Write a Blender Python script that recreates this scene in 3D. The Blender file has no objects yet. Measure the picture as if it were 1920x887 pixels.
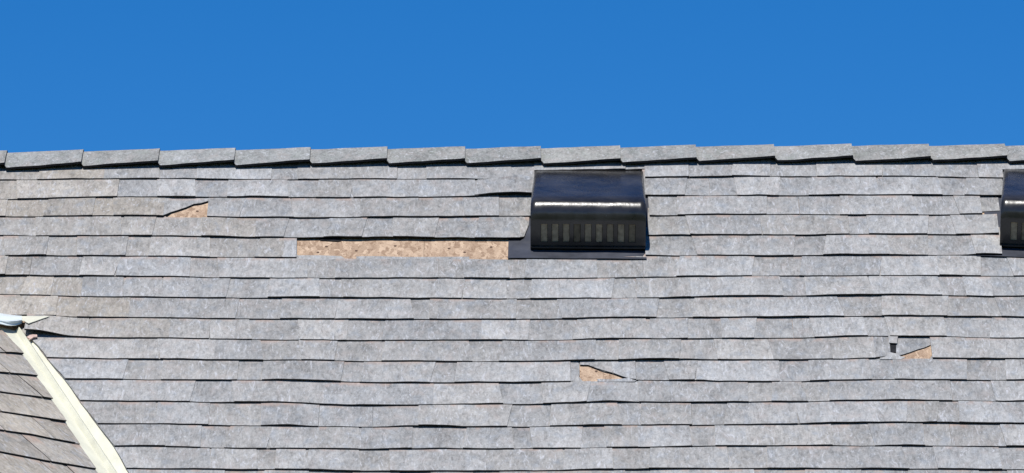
import bpy, bmesh, math, random
from math import sin, cos, tan, radians, sqrt, pi
from mathutils import Vector, Matrix, noise
random.seed(7)
sc = bpy.context.scene

# ------------------------------------------------------------------ camera
EYE = Vector((0, 0, 1.6))
FPX = 12000.0                       # focal length in photo pixels (photo 1920 wide)
cd = bpy.data.cameras.new('camera'); cam = bpy.data.objects.new('camera', cd)
sc.collection.objects.link(cam); sc.camera = cam
cam.location = EYE; cam.rotation_euler = (radians(90 + 9.2), 0, 0)
cd.sensor_width = 36; cd.lens = FPX / 1920 * 36; cd.clip_start = 0.1; cd.clip_end = 5000
CR = cam.rotation_euler.to_matrix()

# ------------------------------------------------------------------ sky, sun, exposure
SUN_EL, SUN_AZ = radians(61), radians(-12)     # azimuth: from behind the camera, to its left
sdir = Vector((sin(SUN_AZ) * cos(SUN_EL), -cos(SUN_AZ) * cos(SUN_EL), sin(SUN_EL)))
w = bpy.data.worlds.new('World'); sc.world = w; w.use_nodes = True
nt = w.node_tree; nt.nodes.clear()
sky = nt.nodes.new('ShaderNodeTexSky'); sky.sky_type = 'NISHITA'; sky.sun_disc = False
sky.sun_elevation = SUN_EL; sky.sun_rotation = math.atan2(sdir.x, sdir.y)
sky.altitude = 3000; sky.air_density = 1.0; sky.dust_density = 0.0; sky.ozone_density = 6.0
hs = nt.nodes.new('ShaderNodeHueSaturation'); hs.inputs['Saturation'].default_value = 1.325
hs.inputs['Hue'].default_value = 0.505; hs.inputs['Value'].default_value = 1.0
bg = nt.nodes.new('ShaderNodeBackground'); bg.inputs['Strength'].default_value = 0.0885
wo = nt.nodes.new('ShaderNodeOutputWorld')
nt.links.new(sky.outputs[0], hs.inputs['Color']); nt.links.new(hs.outputs[0], bg.inputs[0]); nt.links.new(bg.outputs[0], wo.inputs[0])
ld = bpy.data.lights.new('sun', 'SUN'); ld.energy = 4.0; ld.angle = radians(0.5); ld.color = (1, 0.965, 0.91)
sun = bpy.data.objects.new('sun', ld); sc.collection.objects.link(sun)
sun.rotation_euler = sdir.to_track_quat('Z', 'Y').to_euler(); sun.location = (-3, -5, 20)
sc.view_settings.view_transform = 'Standard'; sc.view_settings.look = 'None'
sc.view_settings.exposure = 0.3; sc.view_settings.gamma = 1
sc.render.engine = 'CYCLES'

# ------------------------------------------------------------------ helpers
def ray(px, py):
    return CR @ Vector(((px - 960) / FPX, -(py - 443.5) / FPX, -1))

class Plane:
    """a roof slope: local x along the courses, y up the slope, z out of it"""
    def __init__(s, o, X, Y):
        X = X.normalized(); Y = Y.normalized(); N = X.cross(Y).normalized()
        s.M = Matrix(((X.x, Y.x, N.x, o.x), (X.y, Y.y, N.y, o.y), (X.z, Y.z, N.z, o.z), (0, 0, 0, 1)))
        s.o, s.X, s.Y, s.N = o, X, Y, N
    def at(s, px, py, h=0.0):           # point of the photo -> local (x, y) at height h over the slope
        d = ray(px, py); t = ((s.o + s.N * h) - EYE).dot(s.N) / d.dot(s.N)
        p = EYE + d * t - s.o
        return p.dot(s.X), p.dot(s.Y)
    def w(s, x, y, z=0.0): return s.M @ Vector((x, y, z))

PITCH = radians(37)
O = Vector((0, 21 * cos(radians(10)), 1.6 + 21 * sin(radians(10))))
MAIN = Plane(O, Vector((1, 0, 0)), Vector((0, cos(PITCH), sin(PITCH))))
dx_, dy_ = O.x, 0
L = .203

def pl(pts):
    def f(x):
        if x <= pts[0][0]: return pts[0][1]
        for (a, b), (c, d) in zip(pts, pts[1:]):
            if x <= c:
                t = (x - a) / (c - a); return b + (d - b) * t
        return pts[-1][1]
    return f
def smooth(pts):
    def f(x):
        if x <= pts[0][0]: return pts[0][1]
        for (a, b), (c, d) in zip(pts, pts[1:]):
            if x <= c:
                t = (x - a) / (c - a); t = t * t * (3 - 2 * t); return b + (d - b) * t
        return pts[-1][1]
    return f
def nz(x, y=0.0, z=0.0): return noise.noise(Vector((x, y, z)))

class MB:
    ALL = False
    def __init__(s): s.v = []; s.f = []; s.alld = MB.ALL
    def add(s, v, f):
        n = len(s.v); s.v += [tuple(p) for p in v]; s.f += [tuple(i + n for i in q) for q in f]
    def grid(s, top, bot):              # closed slab from two point grids [i][j]
        nx, ny = len(top), len(top[0]); v = [p for r in top for p in r] + [p for r in bot for p in r]
        k = nx * ny; f = []
        for i in range(nx - 1):
            for j in range(ny - 1):
                a = i * ny + j; f.append((a, a + ny, a + ny + 1, a + 1)); f.append((k + a, k + a + 1, k + a + ny + 1, k + a + ny))
        for i in range(nx - 1):
            a = i * ny; f.append((a, k + a, k + a + ny, a + ny)); b = a + ny - 1; f.append((b, b + ny, k + b + ny, k + b))
        for j in range(ny - 1):
            a = j; f.append((a, a + 1, k + a + 1, k + a)); b = (nx - 1) * ny + j; f.append((b, k + b, k + b + 1, b + 1))
        s.dark = getattr(s, 'dark', set()); n0 = len(s.f)
        s.add(v, f)
        q0 = n0 + 2 * (nx - 1) * (ny - 1); s.dark |= set(range(n0 + 1, q0, 2)) | set(range(q0, q0 + 2 * (nx - 1), 2))
        if s.alld: s.dark |= set(range(q0, n0 + len(f)))
    def box(s, x0, x1, y0, y1, z0, z1):
        v = [(x, y, z) for x in (x0, x1) for y in (y0, y1) for z in (z0, z1)]
        s.add(v, [(0, 1, 3, 2), (4, 6, 7, 5), (0, 4, 5, 1), (2, 3, 7, 6), (0, 2, 6, 4), (1, 5, 7, 3)])
    def prism(s, pts, z0, z1):          # polygon (ccw, may be concave) extruded; zs may be functions
        n = len(pts); g0 = z0 if callable(z0) else (lambda x, y: z0); g1 = z1 if callable(z1) else (lambda x, y: z1)
        v = [(x, y, g0(x, y)) for x, y in pts] + [(x, y, g1(x, y)) for x, y in pts]
        s.add(v, [tuple(range(n - 1, -1, -1)), tuple(range(n, 2 * n))] + [(i, (i + 1) % n, n + (i + 1) % n, n + i) for i in range(n)])
    def mesh(s, name, m, sm=False, off=(0, 0, 0)):
        me = bpy.data.meshes.new(name); o = Vector(off)
        me.from_pydata([tuple(Vector(p) - o) for p in s.v], [], s.f)
        b = bmesh.new(); b.from_mesh(me); bmesh.ops.recalc_face_normals(b, faces=b.faces); b.to_mesh(me); b.free()
        if m: me.materials.append(m)
        if m in (M_SH, M_CAP) and getattr(s, 'dark', None):      # black asphalt core shows at the cut edges
            me.materials.append(M_CORE)
            for k in s.dark: me.polygons[k].material_index = 1
        if sm:
            me.shade_smooth()
            try: me.set_sharp_from_angle(angle=radians(40))
            except Exception: pass
        return me

def link(name, me, parent=None, M=None, col=None):
    """M is the world matrix wished for"""
    o = bpy.data.objects.new(name, me); sc.collection.objects.link(o)
    M = M or Matrix.Identity(4)
    if parent:
        o.parent = parent; o.matrix_parent_inverse = Matrix.Identity(4)
        o.matrix_basis = parent['_w'].inverted() @ M if False else WM[parent.name].inverted() @ M
    else: o.matrix_basis = M
    WM[o.name] = M.copy()
    if col: o.color = col
    return o
WM = {}
def tag(o, label=None, cat=None, kind=None, group=None):
    for k, v in (('label', label), ('category', cat), ('kind', kind), ('group', group)):
        if v: o[k] = v
    return o

# ------------------------------------------------------------------ materials
def mat(name, rough=.8, spec=.3):
    m = bpy.data.materials.new(name); m.use_nodes = True
    b = m.node_tree.nodes['Principled BSDF']; b.inputs['Roughness'].default_value = rough
    b.inputs['Specular IOR Level'].default_value = spec
    return m, m.node_tree, b
def N(nt, t, **k):
    n = nt.nodes.new(t)
    for a, v in k.items():
        if a in n.inputs: n.inputs[a].default_value = v
        else: setattr(n, a, v)
    return n
def coords(nt, scale=(1, 1, 1), rnd=True):
    tc = N(nt, 'ShaderNodeTexCoord'); out = tc.outputs['Object']
    if rnd:
        oi = N(nt, 'ShaderNodeObjectInfo')
        mu = N(nt, 'ShaderNodeMath', operation='MULTIPLY'); mu.inputs[1].default_value = 37; nt.links.new(oi.outputs['Random'], mu.inputs[0])
        ad = N(nt, 'ShaderNodeVectorMath', operation='ADD'); nt.links.new(out, ad.inputs[0]); nt.links.new(mu.outputs[0], ad.inputs[1]); out = ad.outputs[0]
    mp = N(nt, 'ShaderNodeMapping'); mp.inputs['Scale'].default_value = scale; nt.links.new(out, mp.inputs[0])
    return mp.outputs[0], tc.outputs['Object']
def noi(nt, vec, scale, detail=3, rough=.55, dist=0):
    n = N(nt, 'ShaderNodeTexNoise'); n.inputs['Scale'].default_value = scale; n.inputs['Detail'].default_value = detail
    n.inputs['Roughness'].default_value = rough; n.inputs['Distortion'].default_value = dist; nt.links.new(vec, n.inputs['Vector']); return n.outputs['Fac']
def mth(nt, op, a, b=None, c=None, clamp=False):
    n = N(nt, 'ShaderNodeMath', operation=op); n.use_clamp = clamp
    for i, v in enumerate((a, b, c)):
        if v is None: continue
        if isinstance(v, (int, float)): n.inputs[i].default_value = v
        else: nt.links.new(v, n.inputs[i])
    return n.outputs[0]
def ramp(nt, f, a, b, lo=0.0, hi=1.0):
    n = N(nt, 'ShaderNodeMapRange'); n.inputs[1].default_value = a; n.inputs[2].default_value = b
    n.inputs[3].default_value = lo; n.inputs[4].default_value = hi; nt.links.new(f, n.inputs[0]); return n.outputs[0]
def mix(nt, f, a, b, mode='MIX'):
    n = N(nt, 'ShaderNodeMix', data_type='RGBA', blend_type=mode)
    for i, v in ((0, f), (6, a), (7, b)):
        if isinstance(v, (int, float)): n.inputs[i].default_value = v
        elif isinstance(v, tuple): n.inputs[i].default_value = v + (1,) if len(v) == 3 else v
        else: nt.links.new(v, n.inputs[i])
    return n.outputs[2]
def bump(nt, b, h, dist, strength=1.0):
    n = N(nt, 'ShaderNodeBump'); n.inputs['Distance'].default_value = dist; n.inputs['Strength'].default_value = strength
    nt.links.new(h, n.inputs['Height']); nt.links.new(n.outputs[0], b.inputs['Normal'])

def shingle_mat(name, moss=False):
    m, t, b = mat(name, .93, .12)
    v, raw = coords(t, (1, .62, 1))
    oi = N(t, 'ShaderNodeObjectInfo')
    big = noi(t, v, 14, 3, .55, .4); mid = noi(t, v, 60, 4, .62, 1.2); fine = noi(t, v, 260, 3, .7)
    streak, _ = coords(t, (1, .25, 1)); st = noi(t, streak, 110, 2, .6, .6)
    k = mth(t, 'ADD', ramp(t, big, .3, .7, -.19, .19), ramp(t, mid, .28, .72, -.22, .22))
    k = mth(t, 'ADD', k, ramp(t, st, .3, .7, -.16, .16)); k = mth(t, 'ADD', k, ramp(t, fine, .3, .7, -.11, .11))
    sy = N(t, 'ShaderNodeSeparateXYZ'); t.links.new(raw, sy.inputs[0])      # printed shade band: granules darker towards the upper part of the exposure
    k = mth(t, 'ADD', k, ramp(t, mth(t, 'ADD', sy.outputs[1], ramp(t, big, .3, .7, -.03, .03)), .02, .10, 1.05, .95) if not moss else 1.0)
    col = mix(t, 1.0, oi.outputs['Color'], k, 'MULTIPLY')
    hue = noi(t, v, 30, 2, .5)
    col = mix(t, ramp(t, hue, .52, .75, 0, .38), col, (.37, .325, .30), 'MIX')
    col = mix(t, ramp(t, hue, .45, .25, 0, .35), col, (.27, .31, .36) if not moss else (.25, .28, .24), 'MIX')
    # pale granule-worn flecks and dark flecks where granules are gone
    fl = noi(t, streak, 48, 4, .65, 2.5)
    col = mix(t, ramp(t, fl, .56, .70, 0, .6), col, (.56, .57, .60))
    col = mix(t, ramp(t, fl, .40, .32, 0, .5), col, (.13, .125, .12))
    sx = N(t, 'ShaderNodeSeparateXYZ'); t.links.new(raw, sx.inputs[0])
    wr = mth(t, 'MULTIPLY', ramp(t, sx.outputs[1], .112, .138, 0, 1), ramp(t, noi(t, v, 17, 2), .5, .6, 0, .55))
    if not moss: col = mix(t, wr, col, (.42, .30, .24))
    t.links.new(col, b.inputs['Base Color'])
    hh = mth(t, 'ADD', mth(t, 'MULTIPLY', mid, 1.0), mth(t, 'MULTIPLY', fine, .45))
    bump(t, b, hh, .0035, .8)
    return m
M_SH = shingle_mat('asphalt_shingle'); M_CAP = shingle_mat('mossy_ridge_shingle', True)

def osb_mat():
    m, t, b = mat('strand_board', .8, .2)
    v, _ = coords(t, (1, 1.0, 1), False)
    warp = noi(t, v, 20, 2)
    vo = N(t, 'ShaderNodeTexVoronoi'); vo.inputs['Scale'].default_value = 85; vo.inputs['Randomness'].default_value = 1
    mp = N(t, 'ShaderNodeMapping'); mp.inputs['Rotation'].default_value = (0, 0, .5); mp.inputs['Scale'].default_value = (1.0, .35, 1)
    ds = N(t, 'ShaderNodeVectorMath', operation='ADD'); sc_ = N(t, 'ShaderNodeVectorMath', operation='SCALE'); sc_.inputs['Scale'].default_value = .03
    nn = N(t, 'ShaderNodeTexNoise'); nn.inputs['Scale'].default_value = 28; t.links.new(v, nn.inputs['Vector'])
    t.links.new(nn.outputs['Color'], sc_.inputs[0]); t.links.new(v, ds.inputs[0]); t.links.new(sc_.outputs[0], ds.inputs[1])
    t.links.new(ds.outputs[0], mp.inputs[0]); t.links.new(mp.outputs[0], vo.inputs['Vector'])
    sp = N(t, 'ShaderNodeSeparateColor'); t.links.new(vo.outputs['Color'], sp.inputs[0])
    c = mix(t, sp.outputs[0], (.26, .17, .11), (.54, .40, .28))
    g = noi(t, v, 160, 3, .6, 1); c = mix(t, ramp(t, g, .35, .7, 0, .35), c, (.55, .41, .30))
    c = mix(t, ramp(t, noi(t, v, 70, 3, .6, 2.5), .57, .66, 0, .7), c, (.14, .08, .045))
    t.links.new(c, b.inputs['Base Color'])
    bump(t, b, mth(t, 'ADD', sp.outputs[1], g), .0015, .7)
    return m
M_OSB = osb_mat()

def simple(name, col, rough=.6, spec=.4, var=.12, scale=20, metal=0.0, bmp=.0, coat=0.0, stretch=(1, 1, 1)):
    m, t, b = mat(name, rough, spec); b.inputs['Metallic'].default_value = metal
    v, _ = coords(t, stretch, False); n = noi(t, v, scale, 4, .6)
    k = ramp(t, n, .3, .7, 1 - var, 1 + var); t.links.new(mix(t, 1.0, col, k, 'MULTIPLY'), b.inputs['Base Color'])
    t.links.new(ramp(t, noi(t, v, scale * 2.3, 3), .3, .7, rough * .8, min(1, rough * 1.2)), b.inputs['Roughness'])
    if bmp: bump(t, b, n, bmp, .6)
    if coat: b.inputs['Coat Weight'].default_value = coat; b.inputs['Coat Roughness'].default_value = .08
    return m
M_VENT = simple('black_vent_plastic', (.027, .0255, .025), .235, .55, .6, 9, bmp=.003)
M_FLANGE = simple('grey_black_flange', (.050, .054, .068), .5, .4, .25, 12)
M_SCREEN = simple('dusty_insect_screen', (.25, .22, .175), .9, .1, .35, 60)
_t = M_SCREEN.node_tree; _b = _t.nodes['Principled BSDF']; _l = _b.inputs['Base Color'].links[0].from_socket
_o = _t.nodes.new('ShaderNodeObjectInfo'); _t.links.new(mix(_t, 1.0, _l, _o.outputs['Color'], 'MULTIPLY'), _b.inputs['Base Color'])
M_NAIL = simple('rusty_nail', (.12, .07, .045), .6, .4, .2, 50)
M_CORE = simple('asphalt_core', (.022, .021, .022), .9, .2, .3, 80)
M_DARK = simple('felt_and_hole_shade', (.02, .02, .022), .9, .1, .3, 30)  # ridge underlay felt, and the painted shade inside the torn holes
M_CREAM = simple('cream_painted_metal', (.67, .655, .525), .5, .4, .12, 16, bmp=.0012, stretch=(1, .4, 1))
M_WHITE = simple('weathered_white_metal', (.70, .76, .76), .42, .5, .08, 14, bmp=.002)
M_WALL = simple('pale_siding', (.55, .53, .48), .7, .3, .05, 5)
M_GRASS = simple('grass_ground', (.05, .075, .025), .95, .1, .5, .8)
M_CHIP = simple('torn_shingle_scrap', (.55, .40, .34), .9, .1, .2, 60)

# ------------------------------------------------------------------ the house
house = link('house', None, None, Matrix.Translation((0, O.y + .2, 0)))
tag(house, 'shingled house roof with grey weathered courses, raised ridge caps and bare torn patches', 'house')
# lowest edge of every course, traced at nine stations (photo px)
XS = [0, 240, 480, 720, 960, 1200, 1440, 1680, 1910]
ROWS = [
 [336.5, 334.5, 336, 335, 335, 333, 330, 330, 333],
 [372.5, 369, 369.5, 370, 367, 366, 366, 365, 366],
 [405, 404, 407, 407, 404.5, 404, 401, 402.5, 400],
 [441, 441.5, 444.5, 445, 446, 440.5, 440, 439, 439],
 [479, 479, 482, 483, 484, 478, 479, 478, 478],
 [517, 517, 520.5, 521.5, 522, 519, 517, 516, 517],
 [551.5, 556.5, 558, 559, 559.5, 558, 555, 553, 555],
 [591.5, 595, 597, 598, 598, 595, 594, 592, 594],
 [627, 633.5, 636, 637, 637, 635, 634, 629, 633.5],
 [669, 672.4, 675, 677, 677.5, 675, 674, 670.6, 672],
 [709, 711, 712, 717, 717, 712, 715, 711, 712],
 [749, 751.7, 753.5, 759, 757, 753.5, 753.5, 750, 751.7],
 [791, 794, 797, 800, 799.6, 796, 795, 791.5, 794],
 [834, 835.8, 840, 842, 841, 838, 834.7, 835, 836.5],
 [876, 877.8, 880, 884, 882.3, 880, 877.8, 879, 880]]
for k in range(7):
    ROWS.append([y + 42.5 + k * .4 for y in ROWS[-1]])
NR = len(ROWS); NVIS = 16
HB = .011
YB = []
for r, ys in enumerate(ROWS):
    pts = [MAIN.at(x, y, HB) for x, y in zip(XS, ys)]
    f = smooth(pts)
    YB.append((lambda f, r: lambda x: f(x) + .0036 * nz(x * 7, r * 3.7) + .0022 * nz(x * 23, r * 5.1))(f, r))
def X_(px, py=500):                 # py below 30 means: in the middle of that course
    if py < 30: py = (ROWS[py][4] + (ROWS[py - 1][4] if py else 305)) / 2
    return MAIN.at(px, py, HB)[0]
RIDGE = pl([MAIN.at(x, y + 6.5, 0) for x, y in [(-900, 291), (0, 285), (300, 281), (585, 278.5), (1017, 276.5), (1310, 274), (1600, 272), (1890, 272), (2900, 272)]])

LIFT = {}
def lift(r, x):
    a = max(0.0, nz(x * 2.3 + 11 * r, r * 1.9, 4.2)) ** 1.2 * .007 + max(0, nz(x * 8, r * 7.1)) * .003
    for (rr, xc, w_, h_) in BUMPS:
        if rr == r:
            d = (x - xc) / w_
            if abs(d) < 1: a += h_ * (1 - d * d) ** 2
    return a
BUMPS = [(r_, X_(x_, r_), w_, h_) for r_, x_, w_, h_ in [(1, 960, .16, .012), (12, 780, .18, .004), (9, 1250, .15, .004), (8, 60, .14, .020), (3, 1880, .1, .004),
         (10, 560, .16, .004), (4, 1850, .1, .006), (11, 1130, .09, .004), (12, 540, .08, .004), (13, 800, .2, .004), (14, 1200, .3, .004)]]
H0 = .0080
def tear0(r, x): return 0.0

# valley line in the main slope's plane (rib centre), and its two visible edges
vA, vB = MAIN.at(43, 634, 0), MAIN.at(199.5, 869, 0)
def valley_x(y): return vA[0] + (vB[0] - vA[0]) * (y - vA[1]) / (vB[1] - vA[1])
VR = pl(sorted([(MAIN.at(x, y, HB)[1], MAIN.at(x, y, HB)[0]) for x, y in [(20, 590), (43, 622), (62.6, 634), (94, 677), (125, 712), (156.5, 759), (184, 794), (219, 841), (239, 880), (275, 930), (420, 1150)]]))

# holes and torn edges: per course, (x0, x1) spans without shingle
V1, V2 = (1002, 1209), (1880, 2087)
VOID = {0: [], 1: [V1, V2], 2: [(997, 1217), (1874, 2093)], 3: [(990, 1214), (1871, 2090)], 4: [(557, 1210), (1877, 2088)]}
TEAR = {   # course: list of (px0, px1, [(px, py of the torn lower edge)])
 0: [(1002, 1209, [(1002, 319), (1209, 315)]), (1880, 2087, [(1880, 316), (2087, 314)])],
 2: [(308, 390, [(308, 405), (314, 400), (324, 393), (345, 388), (362, 380), (378, 378), (390, 374)]), (1840, 1874, [(1840, 393), (1874, 391)])],
 3: [(975, 990, [(975, 446), (983, 441), (988, 430), (990, 418)])],
 9: [(1679, 1747, [(1679, 663), (1690, 661), (1712, 654), (1730, 648), (1744, 642.5), (1747, 642)]), (1640, 1669, [(1640, 671), (1660, 668), (1669, 664)])],
 10: [(1088, 1192, [(1088, 680), (1104, 681), (1125, 690), (1152, 697), (1175, 706), (1185, 712), (1192, 713)]), (1070, 1087, [(1070, 716), (1080, 713), (1085, 706), (1087, 698)])]}
tears = {r: [(X_(a, r), X_(b, r), pl([MAIN.at(x, y, HB) for x, y in p])) for a, b, p in L_] for r, L_ in TEAR.items()}
def ylow(r, x):
    y = YB[r](x)
    for a, b, f in tears.get(r, []):
        if a - 1e-6 <= x <= b + 1e-6: y = max(y, f(x) + .005 * nz(x * 70, r) + .004 * nz(x * 170, r))
    return y
# upper ends cut short below the holes: course -> spans
CUT = {3: [(300, 396), (1835, 1874)], 5: [(550, 1215), (1850, 2100)], 10: [(1655, 1752)], 11: [(1080, 1200)], 4: [(960, 1000)]}
cuts = {r: [(X_(a, r), X_(b, r)) for a, b in c] for r, c in CUT.items()}
def yhigh(r, x):
    y = YB[r](x) + L
    for a, b in cuts.get(r, []):
        if a <= x <= b:
            e = (-.003 + .004 * nz(x * 9, r * 2.2)) if r == 5 else .001 + .008 * max(0, nz(x * 25, r * 2.2))
            if r == 5 and x > X_(955, 5): e = .0
            y = min(y, YB[r - 1](x) + e)
    if r == 0: y = min(y, RIDGE(x) - .012)
    return y
def hbot(r, x, y):
    s = max(0.0, y - YB[r](x))
    for a, b, f in tears.get(r, []):
        if r and a - 1e-6 <= x <= b + 1e-6: return max(0, 1 - s / L) * (H0 + lift(r, x)) * (1 - .8 * min(1, max(0, f(x) - YB[r](x)) / .02))
    return max(0, 1 - s / L) * (H0 + lift(r, x))

def slab(r, xl, xr, thick, z0, nx, plane=None, lo=ylow, hi=yhigh, hb=hbot, top=None, ny=4, drop=0.0, curl=None):
    """a piece of course r between the side edges xl(y), xr(y)"""
    T = []; B = []
    y0m = lo(r, (xl(0) + xr(0)) / 2) if not callable(top) else 0
    for i in range(nx + 1):
        a = i / nx; ct = []; cb = []
        for j in range(ny + 1):
            b = (j / ny) ** 1.3
            xm = xl(None) + (xr(None) - xl(None)) * a
            y = lo(r, xm) - drop; yh = top(xm) if top else hi(r, xm)
            if yh < y + .002: yh = y + .002
            y = y + (yh - y) * b
            x = xl(y) + (xr(y) - xl(y)) * a
            h = hb(r, xm, y) + z0
            if curl: h += curl(a, b)
            # worn, rounded butt edge
            ct.append((x, y + (.0012 if j == 0 else 0), h + thick - (.0008 if j == 0 else 0))); cb.append((x, y, h))
        T.append(ct); B.append(cb)
    m = MB(); m.grid(T, B); return m

def edge(x, slant=0.0, y0=0.0):
    return lambda y: x if y is None else x + slant * (y - y0)

def tone(base=1.0, sp=.06, warm=0.0):
    k = .298 * base * (1 + random.uniform(-sp, sp)); t = random.uniform(-.012, .012) + warm
    return (k * (1.01 + t * 1.4), k * (1 + .1 * t), k * (.972 - t * 1.6), 1)

JOINT = {0: 745, 1: 222, 2: 390, 3: 480, 4: 532, 5: 629, 6: 716, 7: 806, 8: 903, 9: 990, 10: 1087.5, 11: 1198, 12: 1297, 13: 598, 14: 1498, 15: 420}
EXTRA = {9: [1747, 1674], 2: [1840], 12: [598], 13: [1400]}
SHL = 545
pink = [(4, 557)]
def make_course(P, r, spans, joints, lname='shingle'):
    """spans: list of (xl fn, xr fn) without void; joints: x values"""
    MB.ALL = P.get('dark', False)
    for (el, er) in spans:
        a0, a1 = el(None), er(None)
        js = [a0] + [j for j in joints if a0 + .012 < j < a1 - .012] + [a1]
        for k in range(len(js) - 1):
            x0, x1 = js[k], js[k + 1]; wv = x1 - x0
            if wv < .004: continue
            fl = el if k == 0 else edge(x0 + P.get('gapj', .0004)); fr = er if k == len(js) - 2 else edge(x1 - P.get('gapj', .0004))
            warm = P.get('warm', lambda x: 0)((x0 + x1) / 2); bs = P.get('base', 1)
            nx = max(2, int(wv / .022))
            ox, oy = (x0 + x1) / 2, P['yb'](r, (x0 + x1) / 2)
            m = slab(r, fl, fr, .0026, 0, nx, lo=P['lo'], hi=P['hi'], hb=P['hb'])
            Mw = P['pl'].M @ Matrix.Translation((ox, oy, 0))
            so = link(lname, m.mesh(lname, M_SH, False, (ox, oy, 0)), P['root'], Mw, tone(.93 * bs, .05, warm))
            # laminated tabs on the base layer
            x = x0; first = True; gap = random.random() < .3
            while x < x1 - .004:
                wt = random.choice([random.uniform(.09, .16), random.uniform(.14, .26), random.uniform(.2, .34)]) if not gap else random.uniform(.05, .16)
                xe = min(x + wt, x1)
                if x1 - xe < .05: xe = x1
                if not gap:
                    s0 = random.uniform(-.12, .12); s1 = random.uniform(-.12, .12)
                    yb = P['yb'](r, (x + xe) / 2)
                    tl = fl if x == x0 else edge(x, s0, yb + .07); tr = fr if xe == x1 else edge(xe, s1, yb + .07)
                    n = max(2, int((xe - x) / .022)); dr = random.uniform(.0006, .0022)
                    c0 = random.uniform(0, .0015); c1 = random.uniform(0, .0015)
                    if x == x0: 
                        tl = (lambda f: lambda y: f(y) - (.0008 if y is not None else 0))(tl)
                    tm = slab(r, tl, tr, .0020 + random.uniform(0, .0008), .0023, n, lo=P['lo'], hi=P['hi'], hb=P['hb'], drop=dr,
                              curl=lambda a, b: (c0 * (1 - a) + c1 * a) * (1 - b))
                    tx = (x + xe) / 2
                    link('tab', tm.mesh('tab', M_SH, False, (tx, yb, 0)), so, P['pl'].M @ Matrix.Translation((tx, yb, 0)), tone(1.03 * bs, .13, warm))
                    PC['tab'] += 1
                x = xe
                gap = (not gap) if random.random() < .75 else False
            PC['shingle'] += 1
    MB.ALL = False
PC = {'tab': 0, 'shingle': 0}

def warm_main(x): return .0 + max(0, .06 - abs(x - X_(60)) * .13)
PM = dict(pl=MAIN, root=house, lo=ylow, hi=yhigh, hb=hbot, yb=lambda r, x: YB[r](x), warm=warm_main)
XMIN, XMAX = X_(-150), X_(2085)
for r in range(NVIS):
    hw = H0
    j0 = X_(JOINT[r], r); st = SHL * .00175
    js = sorted({j0 + k * st + (0 if k == 0 else random.uniform(-.02, .02)) for k in range(-5, 5)} | {X_(e, r) for e in EXTRA.get(r, [])}
                | {v for a, b, _ in tears.get(r, []) for v in (a, b)})
    spans = []
    if r >= 8:
        el = (lambda r: lambda y: (VR(YB[r](VR(YB[r](X_(150))))) + .012 if y is None else VR(y) - .001 + .003 * nz(y * 30, r)))(r)
        if r == 8: el = (lambda y: X_(48, 615) if y is None else X_(48, 615) + (y - YB[8](X_(48, 615))) * .0)
    else: el = edge(XMIN)
    cur = el
    for a, b in VOID.get(r, []):
        xa, xb = X_(a, r), X_(b, r)
        if xa > XMAX: continue
        spans.append((cur, edge(xa, random.uniform(-.03, .03), YB[r](xa)))); cur = edge(xb, random.uniform(-.03, .03), YB[r](xb)) if xb < XMAX else None
        if cur is None: break
    if cur: spans.append((cur, edge(XMAX)))
    # small hole above the lifted scrap in course 9: a gap between two pieces
    if r == 9:
        new = []
        for a, b in spans:
            new += [(a, edge(X_(1669, 9), .02, YB[9](X_(1669, 9)))), (edge(X_(1679, 9), .06, YB[9](X_(1679, 9)) + .01), b)]
        spans = new
    make_course(PM, r, spans, js)

# the courses out of frame (below and to both sides), joined
m = MB()
def far_slab(r, a, b, n=24):
    if b - a < .05: return
    q = slab(r, edge(a), edge(b), .006, 0, n, ny=3); m.dark = getattr(m, 'dark', set()) | {i + len(m.f) for i in q.dark}; m.add(q.v, q.f)
XL, XR = -4.6, 5.2
for r in range(NVIS):
    if r < 8: far_slab(r, XL, XMIN - .002)
    far_slab(r, XMAX + .002, XR)
for r in range(NVIS, NR): far_slab(r, VR(YB[r](XMIN)) + .03, XR, 60)
so = link('shingle_courses', m.mesh('shingle_courses', M_SH, False), house, MAIN.M, tone(1, 0)); tag(so, None, None, 'stuff')

# deck boards (strand board sheets, staggered) under the shingles
def zdeck(x, y): return -.001
yl = YB[NR - 1](0) - .01
DW, DH = 2.44, 1.22
rr = 0; y = .0
ytop = max(RIDGE(XL), RIDGE(XR))
ya = ytop
while ya > yl:
    yb = max(ya - DH, yl); x = XL - (1.2 if rr % 2 else 0) - .56
    while x < XR:
        x0, x1 = max(x, XL), min(x + DW, XR)
        if x1 - x0 > .05:
            n = 8; ptsb = [(x0 + (x1 - x0) * i / n, yb + .0015) for i in range(n + 1)]
            ptst = [(x0 + (x1 - x0) * i / n, min(ya, RIDGE(x0 + (x1 - x0) * i / n)) - .0015) for i in range(n, -1, -1)]
            q = MB(); q.prism([(a + (.0005 if a == x0 else 0) - (.0005 if a == x1 else 0), b) for a, b in ptsb + ptst], -.016, -.001)
            link('deck_panel', q.mesh('deck_panel', M_OSB, False, (x0, yb, 0)), house, MAIN.M @ Matrix.Translation((x0, yb, 0)))
        x += DW
    ya = yb; rr += 1
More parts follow.
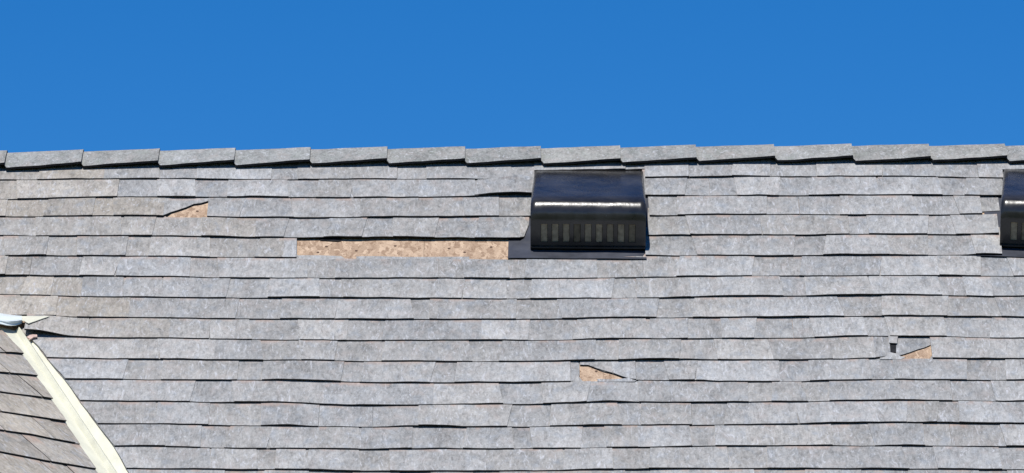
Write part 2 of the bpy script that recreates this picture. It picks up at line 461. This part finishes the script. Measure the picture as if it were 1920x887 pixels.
# dark patches standing in for the shade inside the holes
def scrap(pts, z, name='hole_shade', mm=M_DARK, th=.0015, label=None):
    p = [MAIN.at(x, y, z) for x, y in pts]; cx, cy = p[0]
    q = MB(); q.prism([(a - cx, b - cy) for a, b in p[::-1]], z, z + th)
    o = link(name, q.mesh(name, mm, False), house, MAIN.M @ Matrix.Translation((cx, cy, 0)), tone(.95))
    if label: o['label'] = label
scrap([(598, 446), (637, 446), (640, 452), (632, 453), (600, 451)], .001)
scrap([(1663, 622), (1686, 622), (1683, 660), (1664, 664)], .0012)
scrap([(668, 481.5), (700, 481), (760, 482.5), (880, 482), (880, 488), (668, 488)], .001, 'shingle_remnant', M_SH)
scrap([(556, 479.5), (600, 479.5), (640, 481), (650, 488), (556, 488)], .0014, 'shingle_remnant', M_SH)
scrap([(1665, 628), (1684, 628), (1682, 644), (1667, 643)], .0085, 'shingle_remnant', M_SH, .001)
scrap([(1650, 669), (1668, 661), (1680, 663), (1690, 668.5), (1698, 670), (1690, 674), (1650, 674)], .0078, 'shingle_remnant', M_SH, .001)
scrap([(1120, 711), (1150, 711.5), (1185, 709), (1195, 712), (1190, 716), (1120, 716)], .0078, 'shingle_remnant', M_SH, .001)
for i, (px, py) in enumerate([(612, 462), (668, 470), (741, 461), (842, 466), (871, 473), (921, 463), (596, 473), (1118, 696), (370, 396)]):
    a, b = MAIN.at(px, py, 0); q = MB(); q.prism([(.0045 * cos(k * pi / 4), .0045 * sin(k * pi / 4)) for k in range(8)], 0, .0015)
    link('nail_head', q.mesh('nail_head', M_NAIL), house, MAIN.M @ Matrix.Translation((a, b, -.001)))
# ridge caps
CJ = [-272, -129, 14, 157, 300, 442, 583, 727, 873, 1015, 1164, 1306, 1453, 1599, 1744, 1887, 2030, 2174]
def ridge_world(x, t, lift_z):
    y = RIDGE(x); ap = MAIN.w(x, y, 0)
    rr = .022; z = -tan(PITCH) * (sqrt(t * t + rr * rr) - rr)
    return Vector((ap.x, ap.y + t, ap.z + z + lift_z))
for i in range(len(CJ) - 1):
    xa = X_(CJ[i], 290) - .055; xb = X_(CJ[i + 1] - 1, 290)
    nx = 20; T = []; B = []
    wid = random.uniform(.149, .158); rl = random.uniform(.8, 1.15); sd = random.random() * 99
    for k in range(nx + 1):
        a = k / nx; x = xa + (xb - xa) * a; ct = []; cb = []
        c = max(0, (a - .2) / .8)
        for q in [-1, -.8, -.6, -.4, -.22, -.1, 0, .1, .22, .5, .8, 1]:
            t = q * wid * (1 if a > .2 else .74 if a < .15 else .74 + .26 * (a - .15) / .05) * cos(PITCH) * (1 + .02 * nz(x * 12, sd))
            lz = .0085 + .0078 * c
            edge_l = abs(q) ** 1.5 * (.0080 + .0085 * c ** 1.2 * rl) + .0015 * nz(x * 14, q * 2, sd)
            lz += edge_l
            p = ridge_world(x, t, lz); ct.append(p); cb.append(p - Vector((0, -.45 if q < 0 else .45, .9)).normalized() * Vector((0, .0052, .0052)).length * (1 if True else 0))
        T.append(ct); B.append(cb)
    m = MB(); m.alld = True; m.grid(T, B)
    p0 = ridge_world(xa, 0, 0)
    Mw = Matrix.Translation(p0)
    link('ridge_cap', m.mesh('ridge_cap', M_CAP, True, p0), house, Mw, (lambda c: (c[0] * .98, c[1] * 1.0, c[2] * .98, 1))(tone(.90, .07)))
# dark underlay bridging the ridge slot beneath the caps
m = MB(); T = []; B = []
for k in range(25):
    x = XL + (XR - XL) * k / 24
    T.append([ridge_world(x, t, .006) for t in (-.06, -.03, -.01, 0, .01, .03, .06)]); B.append([v - Vector((0, 0, .003)) for v in T[-1]])
m.grid(T, B); link('ridge_underlay', m.mesh('ridge_underlay', M_DARK), house)
# rear slope, gable walls, eaves
m = MB()
T = []; B = []
for k in range(13):
    x = XL + (XR - XL) * k / 12; a = MAIN.w(x, RIDGE(x), -.004); d = Vector((0, cos(PITCH), -sin(PITCH)))
    T.append([a + d * s for s in (0, 2.2, 4.4)]); B.append([v - Vector((0, 0, .02)) for v in T[-1]])
m.grid(T, B); link('rear_roof_slope', m.mesh('rear_roof_slope', M_SH), house, None, tone(1, 0))
ef = MAIN.w(0, yl + .15, 0); zt = ef.z - .12; yf = ef.y + .25; yr = 2 * O.y - yf
m = MB(); m.box(XL + .25, XR - .25, yf, yr, 0, zt)
m.add([(XL + .25, yf, zt), (XL + .25, yr, zt), (XL + .25, O.y, O.z - .12), (XR - .25, yf, zt), (XR - .25, yr, zt), (XR - .25, O.y, O.z - .12)],
      [(0, 1, 2), (3, 5, 4), (0, 2, 5, 3), (1, 4, 5, 2)])
link('wall', m.mesh('wall', M_WALL), house)
m = MB(); e2 = MAIN.w(0, yl, -.02); m.box(XL, XR, e2.y + .004, e2.y + .03, e2.z - .16, e2.z + .005); link('fascia', m.mesh('fascia', M_CREAM), house)

# ------------------------------------------------------------------ the wing roof in the lower left corner
PSI = radians(45)
hd = Vector((cos(PSI), sin(PSI), 0))
Aw, Bw = MAIN.w(*vA), MAIN.w(*vB)
vd = (Aw - Bw).normalized()
nrm = hd.cross(vd).normalized()
if nrm.z < 0: nrm = -nrm
up = nrm.cross(hd).normalized()
if up.z < 0: up = -up
X2 = up.cross(nrm).normalized()
FAC = Plane(Aw, X2, up)
wing = link('wing_roof', None, None, Matrix.Translation(Vector((Aw.x - 1.2, Aw.y - 1.4, 0))))
tag(wing, 'small beige-grey shingled wing roof meeting the main slope at the cream valley', 'roof')
FR = [[(-60, 661), (0, 661), (23, 661.5)], [(-60, 693), (0, 698.5), (64, 704)], [(-60, 727), (0, 734.5), (39, 739.5), (90, 747.5)],
      [(-60, 762), (0, 771), (51, 779), (117, 789)], [(-60, 796), (0, 806), (59, 814), (145, 831.5)], [(-60, 837), (0, 847), (82, 862.5), (168, 877)],
      [(-60, 877), (0, 888), (100, 908), (200, 925)], [(-60, 918), (0, 930), (230, 970)]]
FYB = []
for r, p in enumerate(FR):
    q = [FAC.at(x, y, HB) for x, y in p]
    (x0, y0), (x1, y1) = q[0], q[1]; q = [(x0 - 1.6, y0 - (y1 - y0) / (x1 - x0) * 0)] + q
    f = pl(q); FYB.append((lambda f, r: lambda x: f(x) + .0025 * nz(x * 9, r * 3.7, 9))(f, r))
ytopF = FAC.at(10, 607, 0)[1]
def flo(r, x): return FYB[r](x)
def fhi(r, x):
    return min(FYB[r](x) + L, ytopF)
def fhb(r, x, y):
    s = max(0.0, y - FYB[r](x)); return max(0, 1 - s / L) * (H0 + max(0, nz(x * 3, r * 4.4, 2)) * .008)
VL = pl(sorted([(FAC.at(x, y, HB)[1], FAC.at(x, y, HB)[0]) for x, y in [(14, 625), (21, 636), (45, 664), (70.6, 704), (98, 747), (124, 788), (152, 833), (179, 876), (207, 920), (237, 968)]]))
PF = dict(pl=FAC, root=wing, lo=flo, hi=fhi, hb=fhb, yb=lambda r, x: FYB[r](x), warm=lambda x: .065, base=1.0, gapj=.0022, dark=True)
FJ = [[], [(8, 690)], [(55, 722)], [(-20, 750)], [(110, 800), (-8, 790)], [(75, 845)], [(105, 890)], []]
for r in range(len(FR)):
    er = (lambda r: lambda y: (VL(FYB[r](VL(FYB[r](0)))) - .004 if y is None else VL(y) - .002 + .003 * nz(y * 33, r)))(r)
    js = sorted([FAC.at(a, b, HB)[0] for a, b in FJ[r]] + [FAC.at(-220 + 30 * (r % 3), 800, HB)[0]])
    make_course(PF, r, [(edge(FAC.at(-330, 750)[0]), er)], js)
# wing deck and hidden far side
def q4(name, pts, mm, root, th=.015, col=None):
    n = (pts[1] - pts[0]).cross(pts[2] - pts[0]).normalized()
    if n.z < 0: n = -n
    k = len(pts); m = MB(); m.add(list(pts) + [p - n * th for p in pts], [tuple(range(k)), tuple(range(2 * k - 1, k - 1, -1))] + [(i, (i + 1) % k, k + (i + 1) % k, k + i) for i in range(k)])
    return link(name, m.mesh(name, mm), root, None, col)
rx0 = FAC.at(-330, 750)[0] - .02
yv0, yv1 = ytopF, FYB[-1](0) - .05
def vx(y):   # valley line in facet coordinates (through the origin Aw)
    b = FAC.M.inverted() @ Bw; return b.x * y / b.y
P1, P2, P3, P4 = FAC.w(rx0, yv0, -.004), FAC.w(vx(yv0), yv0, -.004), FAC.w(vx(yv1), yv1, -.004), FAC.w(rx0, yv1, -.004)
q4('deck_panel', [P1, P2, P3, P4], M_OSB, wing)
back = Vector((-up.x, -up.y, up.z))
q4('far_slope', [P1, P2, P2 - back * .5 - X2 * .0, P1 - back * .95], M_SH, wing, .02, tone(1, 0))
gp = P4.copy(); q = P1 - back * .95
m = MB(); m.add([P4, P1 - Vector((0, 0, .02)), q, Vector((P4.x, P4.y, P4.z - 1.9)), Vector((q.x, q.y, P4.z - 1.9)), ], [(0, 1, 2, 4, 3)])
for f in range(1): pass
lowF = FAC.w(vx(yv1), yv1, -.03); 
m.add([P4 - Vector((0, 0, .03)), lowF, Vector((lowF.x, lowF.y, lowF.z - 1.6)), Vector((P4.x, P4.y, P4.z - 1.9))], [(0, 1, 2, 3)])
link('wall', m.mesh('wall', M_WALL), wing)

# ------------------------------------------------------------------ valley flashing
vf = link('valley_flashing', None, None, Matrix.Translation(Bw))
tag(vf, 'cream metal valley flashing with centre rib running down between the two slopes', 'roof flashing')
def vwing(P, sgn, name, width, z=.0015):
    # strip in plane P on one side of the valley line, from the rib foot outwards
    Mi = P.M.inverted(); a, b = Mi @ (Aw + vd * .035), Mi @ (Bw - vd * 1.1)
    d = (b - a).normalized(); nrm_ = Vector((-d.y, d.x, 0)) * sgn
    n = 40; T = []; B = []
    for i in range(n + 1):
        p = a + (b - a) * (i / n); ct = []; cb = []
        for j, w_ in enumerate((.011, .03, .06, width)):
            hz = z + .0012 * nz(i * .4, w_ * 20, sgn) + (.002 if w_ > .05 else 0) * 0
            v = p + nrm_ * w_; ct.append((v.x, v.y, hz + .0012)); cb.append((v.x, v.y, hz))
        T.append(ct); B.append(cb)
    m = MB(); m.grid(T, B)
    o = Mi @ Bw
    return link(name, m.mesh(name, M_CREAM, True, o), vf, P.M @ Matrix.Translation(o))
# which side is outwards?
vwing(MAIN, 1 if ((MAIN.M.inverted() @ Bw) - (MAIN.M.inverted() @ Aw)).y < 0 else -1, 'main_wing', .12)
vwing(FAC, -1 if ((FAC.M.inverted() @ Bw) - (FAC.M.inverted() @ Aw)).y < 0 else 1, 'wing_side_wing', .12)
def perp(P, sgn):
    Mi = P.M.inverted(); a, b = Mi @ Aw, Mi @ Bw; d = (b - a).normalized(); v = Vector((-d.y, d.x, 0)) * sgn
    return (P.M.to_3x3() @ v)
pm, pf = perp(MAIN, 1), perp(FAC, -1)
n = 40; T = []; B = []
vn = (MAIN.N + FAC.N).normalized()
for i in range(n + 1):
    c = Aw + vd * .035 + (Bw - vd * 1.1 - Aw - vd * .035) * (i / n)
    hh = .019 + .0015 * nz(i * .3, 3)
    pr = [c + pf * .017 + FAC.N * .0028, c + pf * .0075 + vn * hh, c + pf * .005 + vn * (hh + .0005), c + pm * .0125 + MAIN.N * .0028]
    T.append(pr); B.append([v - vn * .0012 for v in pr])
m = MB(); m.grid(T, B); link('centre_rib', m.mesh('centre_rib', M_CREAM, False, Bw), vf, Matrix.Translation(Bw))

# ------------------------------------------------------------------ saddle flashing over the wing's ridge
sf = link('ridge_saddle_flashing', None, None, Matrix.Translation(Aw + vd * .05))
tag(sf, 'white metal saddle flashing bent over the small ridge with a cream pointed tail', 'roof flashing')
q = [(93, 592.3), (80, 599), (66, 607), (54, 613.5), (50, 611), (46, 606.5), (41, 605.5), (38, 600), (38, 592), (60, 592)]
p = [MAIN.at(x, y, .021) for x, y in q]; m = MB(); m.prism(p[::-1], lambda x, y: .018 + (p[0][1] - y) * .2, lambda x, y: .020 + (p[0][1] - y) * .2)
o0 = Vector((p[0][0], p[0][1], 0)); link('tail', m.mesh('tail', M_CREAM, False, o0), sf, MAIN.M @ Matrix.Translation(o0))
# roll over the ridge: top edge line and sagging lower lip on the wing slope, thick fold
topl = [(-330, 550), (-120, 574), (0, 587), (12, 589), (25, 591), (41, 592)]
botl = [(-330, 572), (-120, 595), (0, 606.5), (12, 609.5), (28, 610.5), (41, 606)]
T = []; B = []
for i in range(41):
    a = i / 40; px = -330 + 371 * a
    yt = pl(topl)(px); ybm = pl(botl)(px); col = []; cb = []
    base = FAC.w(*FAC.at(px, (yt + ybm) / 2, .03), .03)
    for j in range(8):
        b = j / 7; py = yt + (ybm - yt) * b
        hgt = .026 + .016 * sin(pi * min(1, b * 1.1)) * (.6 + .4 * nz(px * .02)) 
        v = FAC.w(*FAC.at(px, py, hgt), hgt); col.append(v); cb.append(v - FAC.N * .002)
    # down behind the ridge
    v0 = col[0]; col.insert(0, v0 + Vector((-.05, .05, -.02))); cb.insert(0, col[0] - Vector((0, 0, .002)))
    T.append(col); B.append(cb)
m = MB(); m.grid(T, B); o0 = T[-1][3]; link('ridge_roll', m.mesh('ridge_roll', M_WHITE, True, o0), sf, Matrix.Translation(o0))
# little torn chip beside the valley head
q = [(50, 633), (56, 629), (62, 628), (69.5, 628.5), (70, 632), (63, 633), (57, 637)]
p = [MAIN.at(x, y, .016) for x, y in q]; m = MB(); m.prism(p[::-1], .014, .018); o0 = Vector((p[0][0], p[0][1], 0))
ch = link('shingle_scrap', m.mesh('shingle_scrap', M_CHIP, False, o0), None, MAIN.M @ Matrix.Translation(o0))
tag(ch, 'tiny pinkish scrap of shingle lying at the head of the cream valley', 'shingle scrap')

# ------------------------------------------------------------------ roof vents
def make_vent(px_l, label):
    tx_, ty_ = MAIN.at(px_l + 104, 319.5, .006); bx_, by_ = MAIN.at(px_l + 102.5, 466, .018)
    d_ = Vector((tx_ - bx_, ty_ - by_)).normalized(); cx = tx_ - d_.x * .56; cy = ty_ - d_.y * .56; ytop = cy + .56
    root = link('roof_vent', None, None, MAIN.M @ Matrix.Translation((cx, cy, 0)) @ Matrix.Rotation(-math.atan2(d_.x, d_.y), 4, 'Z'))
    tag(root, label, 'roof vent', None, 'black roof vents below the ridge')
    R = WM[root.name]
    # local: x across, y up-slope from the hood's foot, z out
    def lk(name, m, mm, sm=False, col=None): return link(name, m.mesh(name, mm, sm), root, R, col)
    W0, W1 = .1765, .1835
    # profile of the hood: (y, z) from the upper end over the bend down to the lip
    yf, zb = .0, .150
    cyc, czc, rad = .070, .098, .060
    ph0 = radians(15); sy, sz = cyc - rad * sin(ph0), czc + rad * cos(ph0)
    prof = [(.560, .006)] + [(.55 + (sy - .55) * i / 6, .0105 + (sz - .0105) * i / 6 + .003 * sin(pi * i / 6)) for i in range(7)]
    for k in range(1, 15):
        a = ph0 + (radians(86) - ph0) * k / 14; prof.append((cyc - rad * sin(a), czc + rad * cos(a)))
    prof += [(.0105, .055), (.010, .018)]
    def half(y): 
        t = 1 - min(1, max(0, y / .56)); return W0 + (W1 - W0) * min(1, t * 1.05)
    # split: roof sheet with rounded brow = prof up to the face start; face with slots = rest
    nface = len(prof) - 2
    T = []; B = []
    xs = [-1, -.985, -.95] + [-.9 + 1.8 * i / 14 for i in range(15)] + [.95, .985, 1]
    for s in xs:
        ct = []; cb = []
        for (y, z) in prof[:nface]:
            e = max(0, abs(s) - .94) / .06; zz = z - .010 * e ** 2 * min(1, z / .05) + .0009 * nz(s * 4, y * 9, cx)
            ct.append((s * half(y), y, zz)); cb.append((s * half(y), y + .001, zz - .003))
        T.append(ct); B.append(cb)
    m = MB(); m.grid(T, B); lk('hood', m, M_VENT, True)
    # cheeks
    for sg in (-1, 1):
        m = MB(); n = len(prof); f = []
        v = [(sg * (half(y) - .0005 - (.0 if z > .03 else .003 * 0)), y, z - .0105) for y, z in prof] + [(sg * (half(y) - .004), y, z - .0105) for y, z in prof]
        b0 = len(v); v += [(sg * (half(y) - .0005), max(y, .012), .003) for y, z in prof] + [(sg * (half(y) - .004), max(y, .012), .003) for y, z in prof]
        for i in range(n - 1):
            f += [(i, i + 1, b0 + i + 1, b0 + i), (n + i, b0 + n + i, b0 + n + i + 1, n + i + 1), (i, n + i, n + i + 1, i + 1)]
        m.add(v, f); lk('cheek', m, M_VENT, False)
    # front face: rails and bars around nine openings
    y0, z0 = prof[nface - 1]; y1, z1 = prof[-1]
    zt_, zb_ = z0 - .0, z1
    def fy(z): return y0 + (y1 - y0) * (z0 - z) / (z0 - z1)
    m = MB(); hwid = W1 - .0015
    def panel(xa, xb, za, zb2, th=.003):
        v = [(xa, fy(za), za), (xb, fy(za), za), (xb, fy(zb2), zb2), (xa, fy(zb2), zb2)]
        v += [(x, y + th, z) for x, y, z in v]
        m.add(v, [(0, 1, 2, 3), (7, 6, 5, 4), (0, 4, 5, 1), (2, 6, 7, 3), (1, 5, 6, 2), (0, 3, 7, 4)])
    centers = [(-8 + 2 * i) * .5 * .0349 for i in range(9)]; sw = .0112
    szt, szb = .0965, .032
    panel(-hwid, hwid, zt_, szt) if zt_ > szt else None
    edges = [-hwid] + [v for c in centers for v in (c - sw, c + sw)] + [hwid]
    for i in range(0, len(edges), 2): panel(edges[i], edges[i + 1], szt, szb)
    panel(-hwid, hwid, szb, zb_)
    lk('louvre_face', m, M_VENT)
    for c in centers:
        m = MB(); v = []
        m.add([(c - sw + .001, fy(szt) + .004, szt + .003), (c + sw - .001, fy(szt) + .004, szt + .003), (c + sw - .001, fy(szb) + .004, szb - .003), (c - sw + .001, fy(szb) + .004, szb - .003)] +
              [(c - sw + .001, fy(szt) + .006, szt + .003), (c + sw - .001, fy(szt) + .006, szt + .003), (c + sw - .001, fy(szb) + .006, szb - .003), (c - sw + .001, fy(szb) + .006, szb - .003)],
              [(0, 1, 2, 3), (7, 6, 5, 4), (0, 4, 5, 1), (2, 6, 7, 3), (1, 5, 6, 2), (0, 3, 7, 4)])
        g_ = random.uniform(.55, 1.25); lk('screen', m, M_SCREEN, False, (g_, g_ * .96, g_ * .9, 1))
    # lower lip
    m = MB(); m.box(-hwid, hwid, y1 - .006, y1 + .01, z1 - .006, z1 - .0005); lk('lip', m, M_VENT)
    # flange
    yb = MAIN.at(px_l + 80, 484.5, .012)[1] - (ytop - .56)
    xl_ = -.254; T = []; B = []
    for s in [i / 10 for i in range(11)]:
        ct = []
        for yy, zz in [(yb, .0125), (yb + .012, .0105), (yb + .03, .0035), (yb + .1, .0015), (.149, .0015), (.2, .0015), (.57, .0015)]:
            x = xl_ + ((.186 if yy < .12 else .206) - xl_) * s; x2 = x if yy < .15 else max(x, -.235)
            ct.append((x2, yy, zz + .0015 * nz(x * 9, yy * 5)))
        T.append(ct); B.append([(a, b, c - .0012) for a, b, c in ct])
    m = MB(); m.grid(T, B); lk('flange', m, M_FLANGE, True)
    return root
make_vent(1000, 'black louvred roof vent beside the long strip of bare wood')
make_vent(1880, 'black louvred roof vent cut off by the picture edge, away from the bare wood')

# ------------------------------------------------------------------ ground
g = MB(); k = 24; S = 1500.0
g.add([(-S, -S, 0), (S, -S, 0), (S, S, 0), (-S, S, 0)], [(0, 1, 2, 3)])
tag(link('ground', g.mesh('ground', M_GRASS)), None, None, 'structure')
print('pieces', PC)
